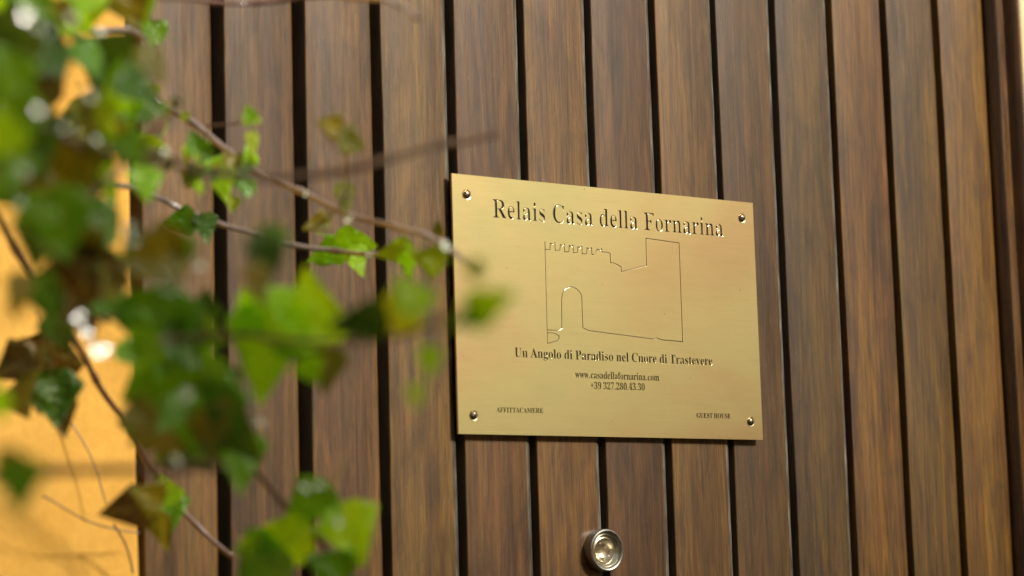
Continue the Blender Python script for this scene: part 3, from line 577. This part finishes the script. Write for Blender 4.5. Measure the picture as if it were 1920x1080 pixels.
# ---------------------------------------------------------------- door viewer
vx, vz = uv(1135, 1032); vz += Z0
viewer = empty('door_viewer', (vx, FACE, vz))
bz = lathe('bezel', [(.0172, -.004), (.0170, .0068), (.0166, .0082), (.0156, .0088), (.0146, .0085), (.0138, .0076), (.0134, .0060)], M['nickel'])
bz.parent = viewer
rf = lathe('reflector', [(.0136, .0062), (.0126, .0068), (.0118, .0060), (.0106, .0046), (.0098, .0050), (.0090, .0040), (.0064, .0012), (.0050, .0004), (0.0, .0002)], M['gilt'])
rf.parent = viewer
ln = lathe('lens', [(.0058, .0009), (.0058, .0030), (.0050, .0050), (.0036, .0063), (.0018, .0070), (0, .0072)], M['lens'], None, 12, smooth=False)
ln.parent = viewer
viewer.parent = door; viewer.matrix_parent_inverse = Matrix.Translation(door.location).inverted()
viewer.scale = (.96, 1, .96)
viewer['label'] = 'round nickel door viewer with a gilt reflector below the plaque'

# ---------------------------------------------------------------- ivy
def leaf_mesh(name, seed, lobes=5, cup=.12):
    rg = random.Random(seed)
    # outline in x (across) and y (tip at +y), unit leaf about 1 wide
    if lobes == 5:
        half = [(0, 0), (.10, -.07), (.22, -.12), (.36, -.10), (.33, .02), (.37, .10), (.52, .16), (.56, .22), (.42, .30), (.27, .36), (.26, .48), (.19, .64), (.09, .82), (0, .98)]
    elif lobes == 3:
        half = [(0, 0), (.14, -.05), (.28, -.02), (.40, .10), (.50, .18), (.40, .27), (.28, .34), (.24, .50), (.15, .70), (.06, .88), (0, 1.0)]
    else:
        half = [(0, 0), (.14, .02), (.25, .12), (.32, .28), (.31, .45), (.25, .62), (.16, .80), (.07, .93), (0, 1.0)]
    j = lambda p: (p[0]*(1+rg.uniform(-.12, .12)), p[1]+rg.uniform(-.03, .03))
    right = [half[0]]+[j(p) for p in half[1:-1]]+[half[-1]]
    left = [(-x, y) for x, y in reversed([half[0]]+[j(p) for p in half[1:-1]]+[half[-1]])][1:-1]
    ring = right+left
    sm = []                                 # round the outline between its points
    for i, p in enumerate(ring):
        a, c = ring[i-1], ring[(i+1) % len(ring)]
        if p[0] == 0: sm.append(p); continue
        sm.append((p[0]*.78+a[0]*.22, p[1]*.78+a[1]*.22)); sm.append((p[0]*.78+c[0]*.22, p[1]*.78+c[1]*.22))
    i0 = len(half)                          # keep the tip as a vertex of the midrib
    vs2 = [Vector(p) for p in sm]; n = len(vs2)
    fc = [list(range(n))]
    ex = []
    for k in range(1, 8): vs2.append(Vector((0, .98*k/8)))
    ex += [(0, n)]+[(n+k, n+k+1) for k in range(6)]
    for s in (-1, 1):
        for t in (.35, .6, .8): vs2.append(Vector((s*.52*t, .2*t)))
        for t in (.4, .7): vs2.append(Vector((s*.30*t, -.08*t)))
        for (a, b) in ((.12, .35), (.14, .55), (.08, .7)): vs2.append(Vector((s*a, b)))
    r = delaunay_2d_cdt(vs2, ex, fc, 1, 1e-5, False)
    V = []
    ph = rg.uniform(0, 90); fold = rg.uniform(.10, .45); droop = rg.uniform(-.25, .3)
    for p in r[0]:
        x, y = p.x, p.y
        z = fold*abs(x)**1.2 - droop*(y-.4)**2 + .10*noise.noise(Vector((x*3, y*3, ph))) - cup*(x*x)
        # sunken side veins
        V.append((x, y-.3, z))
    F = [tuple(f) for f in r[2]]
    # stalk
    b = len(V); q = [(0, -.30, 0), (.02, -.45, -.03), (.05, -.62, -.10), (.10, -.78, -.2)]
    for (x, y, z) in q:
        for k in range(4):
            a = k*math.pi/2; V.append((x+.012*math.cos(a), y, z+.012*math.sin(a)))
    for i in range(3):
        for k in range(4): F.append((b+i*4+k, b+i*4+(k+1)%4, b+i*4+4+(k+1)%4, b+i*4+4+k))
    return V, F
LEAFV = [leaf_mesh('leaf', s, lb, c) for s, lb, c in ((1, 5, .1), (2, 5, .3), (3, 3, .1), (4, 3, .35), (5, 5, -.2), (6, 1, .2), (7, 1, .4))]
gv = []; gf = []
for i in range(5):                      # a small plain leaf, gently cupped, shaped for the added glints
    for k in range(12):
        a = 2*math.pi*k/12; r = .5*i/4
        gv.append((r*math.cos(a)*.8, r*math.sin(a)*(1.15 if math.sin(a) > 0 else .9), .016*r*r*4+.012*r*math.sin(a*3)))
for i in range(4):
    for k in range(12): gf.append((i*12+k, i*12+(k+1)%12, i*12+12+(k+1)%12, i*12+12+k) if i else (12+k, 12+(k+1)%12, 0))
LEAFV.append((gv, gf))
LM = {}
def leaf_data(shape, mat):
    k = (shape, mat)
    if k not in LM: LM[k] = mesh_from('leaf', LEAFV[shape][0], LEAFV[shape][1], [M[mat]], True)
    return LM[k]
ivy = empty('ivy_plant', (at(60, 560, 1.2).x, at(60, 560, 1.2).y, 0))
tag(ivy, 'leafy green ivy with thin woody stems hanging before the left of the door', 'ivy')
rl = random.Random(21)
HOLE = [(232,60,26),(150,140,16),(242,395,22),(250,448,16),(247,600,22),(18,470,30),(45,620,50),(225,640,22)]
def leaf(px, py, size, z, mat, rollv=None, shape=None, tilt=None, normal=None):
    if rollv is None: rollv = rl.uniform(0, 360)
    if shape is None: shape = rl.choice((0, 1, 2, 3, 4))
    if tilt is None: tilt = (rl.uniform(-35, 35), rl.uniform(-45, 45))
    p = at(px, py, z); s = (size if size < 75 else 75+(size-75)*.78)*z/FPX
    B = Matrix((RT, UP, -FW)).transposed()          # faces the lens, tip up
    if normal is not None:
        nz = normal.normalized(); ny = (UP - nz*UP.dot(nz)).normalized(); B = Matrix((ny.cross(nz), ny, nz)).transposed()
        Rm = B @ Matrix.Rotation(R(rollv), 3, 'Z')
    else:
        Rm = B @ Matrix.Rotation(R(tilt[0]), 3, 'X') @ Matrix.Rotation(R(tilt[1]), 3, 'Y') @ Matrix.Rotation(R(rollv), 3, 'Z')
    o = link('leaf', leaf_data(shape, mat))
    if mat == 'satin' and size < 30 and z > 1.25: s *= .9; thin_ = True
    else: thin_ = False
    o.parent = ivy
    o.matrix_parent_inverse = Matrix.Translation(ivy.location).inverted()
    o.location = p; o.rotation_euler = Rm.to_euler(); o.scale = (s*(.5 if thin_ else 1), s*(1.25 if thin_ else 1), s)
    return o
def stem(pts, mat, r0, r1, knots=True):
    """pts: (px, py, depth); radii in photo pixels"""
    P = [at(*p) for p in pts]
    # Catmull-Rom
    Q = []; n = len(P)
    for i in range(n-1):
        a = P[max(i-1, 0)]; b = P[i]; c = P[i+1]; d = P[min(i+2, n-1)]
        for k in range(6):
            t = k/6
            Q.append(.5*((2*b)+(c-a)*t+(2*a-5*b+4*c-d)*t*t+(3*b-a-3*c+d)*t**3))
    Q.append(P[-1])
    V = []; F = []; K = 8
    up = Vector((.3, .2, 1)).normalized()
    for i, q in enumerate(Q):
        d = (Q[min(i+1, len(Q)-1)]-Q[max(i-1, 0)]).normalized()
        x = d.cross(up).normalized(); y = d.cross(x)
        f = i/(len(Q)-1); z = (q-CAM).dot(FW)
        r = (r0+(r1-r0)*f)*z/FPX
        r *= 1+.12*noise.noise(q*90)
        if knots and i % 6 == 0: r *= 1.35
        q = q+Vector((noise.noise(q*40), noise.noise(q*40+Vector((5, 5, 5))), noise.noise(q*40+Vector((9, 1, 3)))))*.0012
        for k in range(K):
            a = 2*math.pi*k/K; V.append(q+x*(r*math.cos(a))+y*(r*math.sin(a)))
    for i in range(len(Q)-1):
        for k in range(K): F.append((i*K+k, i*K+(k+1)%K, (i+1)*K+(k+1)%K, (i+1)*K+k))
    F.append(tuple(range(K))); F.append(tuple(range((len(Q)-1)*K, len(Q)*K)))
    o = link('stem', mesh_from('stem', V, F, [M[mat]], True)); dl(o, ivy); return o
stem([(100,40,1.35),(180,95,1.42),(262,150,1.48),(285,182,1.5),(360,230,1.5),(430,285,1.49),(470,315,1.48),(560,358,1.46),(650,400,1.43),(740,425,1.40),(800,440,1.36),(850,474,1.28),(905,510,1.15)], 'bark', 7.5, 5)
stem([(150,330,1.4),(285,365,1.5),(340,390,1.52),(400,415,1.52),(480,440,1.52),(560,462,1.52),(630,470,1.52),(700,478,1.5),(770,492,1.45)], 'bark', 5.5, 5)
stem([(60,230,1.0),(180,280,1.02),(310,298,1.04),(420,330,1.06),(600,328,1.08),(720,300,1.09),(830,272,1.14),(930,250,1.18)], 'brownbark', 9, 6)
stem([(-30,350,1.3),(30,470,1.36),(130,625,1.42),(180,710,1.45),(245,812,1.48),(300,905,1.5),(370,985,1.5),(437,1047,1.5)], 'redbark', 6.5, 5)
stem([(380,760,1.2),(470,872,1.25),(530,940,1.27),(600,1010,1.28),(665,1085,1.28)], 'brownbark', 6, 7)
stem([(250,20,1.3),(300,-3,1.36),(400,4,1.4),(480,6,1.42),(600,-6,1.42),(700,0,1.36),(750,10,1.3),(785,32,1.22)], 'redbark', 4, 5)
stem([(60,30,1.2),(130,55,1.3),(180,58,1.35),(240,55,1.4),(272,72,1.42)], 'bark', 6, 5)
stem([(-40,890,.93),(100,882,.95),(200,880,.96),(300,878,.97),(420,872,.98)], 'brownbark', 9, 7)
stem([(300,640,1.05),(420,628,1.05),(560,640,1.02),(650,640,1.0),(760,628,.97),(850,590,.93)], 'brownbark', 6, 4)
stem([(130,790,1.53),(165,845,1.53),(185,900,1.53),(200,945,1.53)], 'bark', 1.6, 1.2, False)
stem([(80,930,1.48),(150,970,1.5),(200,990,1.52),(262,1000,1.54)], 'bark', 1.8, 1.4, False)
stem([(215,985,1.52),(235,1020,1.53),(248,1075,1.54)], 'bark', 2, 2, False)
stem([(380,235,1.42),(430,232,1.42),(475,222,1.42)], 'redbark', 2.5, 2, False)
stem([(0,120,1.0),(60,260,1.05),(110,400,1.1),(150,520,1.15),(200,600,1.2)], 'bark', 8, 6)
stem([(330,200,1.1),(250,290,1.12),(200,340,1.1),(90,420,1.05)], 'redbark', 6, 5)
stem([(645,250,1.3),(650,310,1.32),(648,370,1.36),(610,410,1.42)], 'bark', 2.5, 3, False)

L = leaf
# roll: degrees anticlockwise from tip-up.  the leaves one can tell apart
L(235,-12,120,1.22,'olive',200,0,(10,10)); L(175,-5,100,1.22,'lime',170,3,(10,10)); L(150,-10,120,1.15,'lime',150,2); L(262,-5,90,1.25,'lime',190,2)
L(290,58,62,1.44,'green',60,2,(10,20)); L(263,108,62,1.40,'olive',160,5,(20,40)); L(95,18,70,1.1,'green',10)
L(30,75,170,.98,'dark',200,1); L(80,95,120,1.02,'dark',120,0); L(205,112,135,1.18,'dark',60,0,(10,-10)); L(165,105,90,1.15,'green',100,3)
L(238,182,135,1.2,'dark',250,0,(-10,20)); L(262,205,60,1.22,'green',220,3)
L(25,140,120,.95,'green',30,3); L(10,255,100,.92,'lime',10,3,(10,10)); L(30,310,80,.95,'green',160,2,(0,20)); L(45,205,90,.96,'green',100,0)
L(85,160,90,1.1,'brown',80,1); L(105,250,80,1.05,'dark',200,0); L(140,300,130,1.02,'olive',180,0); L(60,280,110,.98,'dark',300,1)
L(195,215,80,1.1,'yellow',250,3); L(240,262,90,1.08,'olive',150,2); L(200,335,80,1.15,'green',200,3); L(272,335,75,1.2,'lime',190,3); L(165,355,100,1.1,'dark',20,0)
L(15,355,90,1.0,'green',220,2); L(108,405,150,.98,'green',190,0,(10,10)); L(70,450,110,1.02,'dark',170,0); L(180,420,110,1.1,'dark',90,1); L(150,470,120,1.05,'olive',210,0)
L(165,510,150,1.05,'brown',160,0,(15,10)); L(95,545,120,1.08,'dark',180,1); L(35,540,90,.98,'olive',170,5,(10,50)); L(215,500,90,1.12,'olive',250,2)
L(300,480,130,1.04,'olive',100,0,(0,10)); L(335,470,80,1.05,'green',60,3); L(265,470,90,1.06,'dark',30,1); L(200,560,100,1.1,'green',220,3); L(150,580,110,1.12,'brown',200,0); L(110,610,90,1.2,'dark',200,3)
L(300,600,170,1.1,'green',190,0,(5,-5)); L(385,625,80,1.15,'green',250,2); L(275,650,110,1.08,'green',150,3); L(340,640,120,1.1,'dark',210,1)
L(78,690,150,1.36,'brown',176,1,(8,12)); L(100,735,110,1.35,'dark',185,0,(5,20)); L(40,735,110,1.33,'olive',200,3); L(112,770,80,1.36,'brown',190,2); L(35,680,100,1.34,'brown',120,3); L(-5,745,90,.95,'lime',180,3); L(70,655,90,1.45,'brown',80,2)
L(290,720,130,1.15,'green',120,0); L(345,690,140,1.15,'green',200,1); L(375,760,190,1.12,'green',180,0,(10,5)); L(300,800,120,1.14,'olive',110,1); L(440,800,150,1.12,'dark',230,0); L(400,810,110,1.1,'dark',170,3); L(330,770,90,1.09,'green',150,2); L(450,850,130,1.16,'green',180,2,(0,20)); L(350,830,150,1.2,'dark',120,3); L(420,725,130,1.13,'dark',320,0)
L(265,800,110,1.25,'dark',100,2)
L(35,895,120,.80,'green',180,2,(0,15)); L(20,870,80,.82,'olive',150,3)
L(250,950,110,1.34,'brown',105,2,(10,-10)); L(285,935,80,1.33,'olive',60,3); L(305,955,100,1.42,'green',190,0); L(320,925,60,1.4,'lime',30,2); L(300,985,80,1.4,'olive',200,3)
L(500,635,215,1.13,'lime',175,2,(0,-15)); L(535,570,90,1.12,'lime',60,3); L(470,590,110,1.13,'lime',120,3); L(590,600,180,1.12,'lime',10,2,(10,15)); L(560,640,90,1.13,'green',100,1); L(580,690,62,1.1,'lime',200,3); L(620,690,90,1.12,'olive',170,0)
L(520,570,70,1.15,'dark',90,6); L(750,585,125,.98,'yellow',110,3,(20,10)); L(690,600,120,.97,'dark',100,6,(20,0)); L(775,560,95,.97,'lime',30,3); L(660,600,60,.97,'green',100,6); L(905,575,110,.85,'lime',290,2,(20,20)); L(880,590,70,.85,'green',100,6)
L(805,668,62,.95,'lime',180,6,(0,0)); L(780,735,45,.90,'lime',180,6,(0,0)); L(893,503,50,.9,'yellow',100,2)
L(495,470,110,.97,'dark',185,6,(10,20)); L(510,450,90,.98,'green',170,5,(10,30)); L(480,520,80,.95,'olive',190,6)
L(620,470,72,1.54,'lime',115,2,(15,0)); L(655,452,80,1.53,'lime',255,5,(25,0)); L(668,482,60,1.52,'lime',200,2); L(610,485,40,1.55,'green',110,6)
L(750,470,75,1.43,'yellow',100,2,(30,0)); L(765,490,52,1.42,'lime',190,2); L(812,488,72,1.34,'yellow',70,3,(20,20)); L(822,432,30,1.4,'olive',0,6)
L(625,238,60,1.28,'olive',70,3,(10,40)); L(655,262,66,1.28,'olive',240,3,(10,40)); L(645,362,62,1.36,'olive',190,6,(0,35)); L(602,415,56,1.42,'olive',110,6,(10,20))
L(470,222,46,1.4,'yellow',20,2); L(468,215,30,1.4,'lime',90,3); L(472,262,46,1.4,'yellow',185,6,(0,50)); L(470,290,40,1.42,'lime',140,3); L(415,315,62,1.4,'lime',80,3); L(418,345,55,1.38,'lime',190,2); L(445,300,40,1.42,'olive',200,6)
L(345,412,66,1.5,'green',100,2,(10,0)); L(383,420,58,1.5,'dark',190,2,(0,10)); L(350,285,40,1.38,'yellow',170,6,(0,60)); L(367,285,38,1.38,'yellow',190,6,(0,60))
L(590,935,120,1.2,'green',130,3,(20,0)); L(655,985,140,1.2,'lime',200,3,(0,10)); L(540,1010,150,1.2,'lime',95,6,(10,0)); L(500,1060,150,1.2,'green',130,0); L(630,1070,110,1.2,'green',60,3); L(570,955,70,1.22,'lime',20,3); L(480,1025,70,1.22,'green',100,2)
# the dense mass at upper left: deeper leaves filling between those above
holes = [(225,45,30),(235,80,20),(155,140,30),(185,95,14),(240,395,28),(248,445,24),(245,600,34),(20,470,34),(185,440,16),(60,620,60),(20,600,60),(220,650,50),(20,800,60),(140,900,110),(215,780,60),(10,420,22),(130,150,14)]
cnt = 0
for i in range(26):                     # small leaves strung along the upper stems
    t = rl.random(); x = 285+t*190; y = (190+t*130 if i % 2 else 300+t*60)+rl.uniform(-28, 34)
    L(x, y, rl.uniform(18, 44), rl.uniform(1.2, 1.45), rl.choice(['olive','green','lime','yellow','dark']))
for i in range(20):
    L(rl.uniform(235, 420), rl.uniform(560, 850), rl.uniform(34, 70), rl.uniform(1.05, 1.25), rl.choice(['dark','green','olive','green']))
while cnt < 85:
    x = rl.uniform(-40, 290); y = rl.uniform(-20, 580)
    if x > 150 and rl.random() < (x-150)/190: continue
    if any((x-a)**2+(y-b)**2 < (c+34)**2 for a, b, c in holes): continue
    L(x, y, rl.uniform(55, 95), rl.uniform(1.0, 1.4), rl.choice(['dark','dark','green','brown','olive','green','lime','dark'])); cnt += 1
# small leaf facets added as glints, aimed to mirror the sun at the camera
def glint(px, py, size, z, mat='waxy', shape=7, rollv=None):
    z -= .04; p = at(px, py, z); hv = (CAM-p).normalized()+(SUNV+Vector((0, 0, .045))).normalized()
    L(px, py, size*.85, z, mat, rollv, shape, None, hv)
for g in ((48,26,32,.95),(72,207,22,.95),(148,596,34,1.10),(162,624,22,1.12),(187,656,42,1.08)):
    glint(*g)
for g in ((70,46,26,.95),(92,62,20,.95),(135,32,24,1.0),(320,535,36,.92),(350,738,32,1.02),(243,425,26,1.0),(250,450,22,1.0),(45,320,26,.95),(573,915,22,1.15),(598,908,20,1.15),(635,980,22,1.15),(333,862,22,1.1),(238,327,17,1.0),(490,790,20,1.15),(310,285,17,1.2),(170,180,24,1.0),(40,380,20,1.0),(190,60,18,1.2),(375,498,18,1.1),(120,240,20,1.0),(180,262,18,1.1)):
    glint(*g, mat='satin')
# a few more facets added along the stems, aimed as glints
for g in ((573,364,14,1.43),(653,412,20,1.4),(836,462,24,1.28),(692,478,14,1.45)):
    glint(*g, mat='satin')
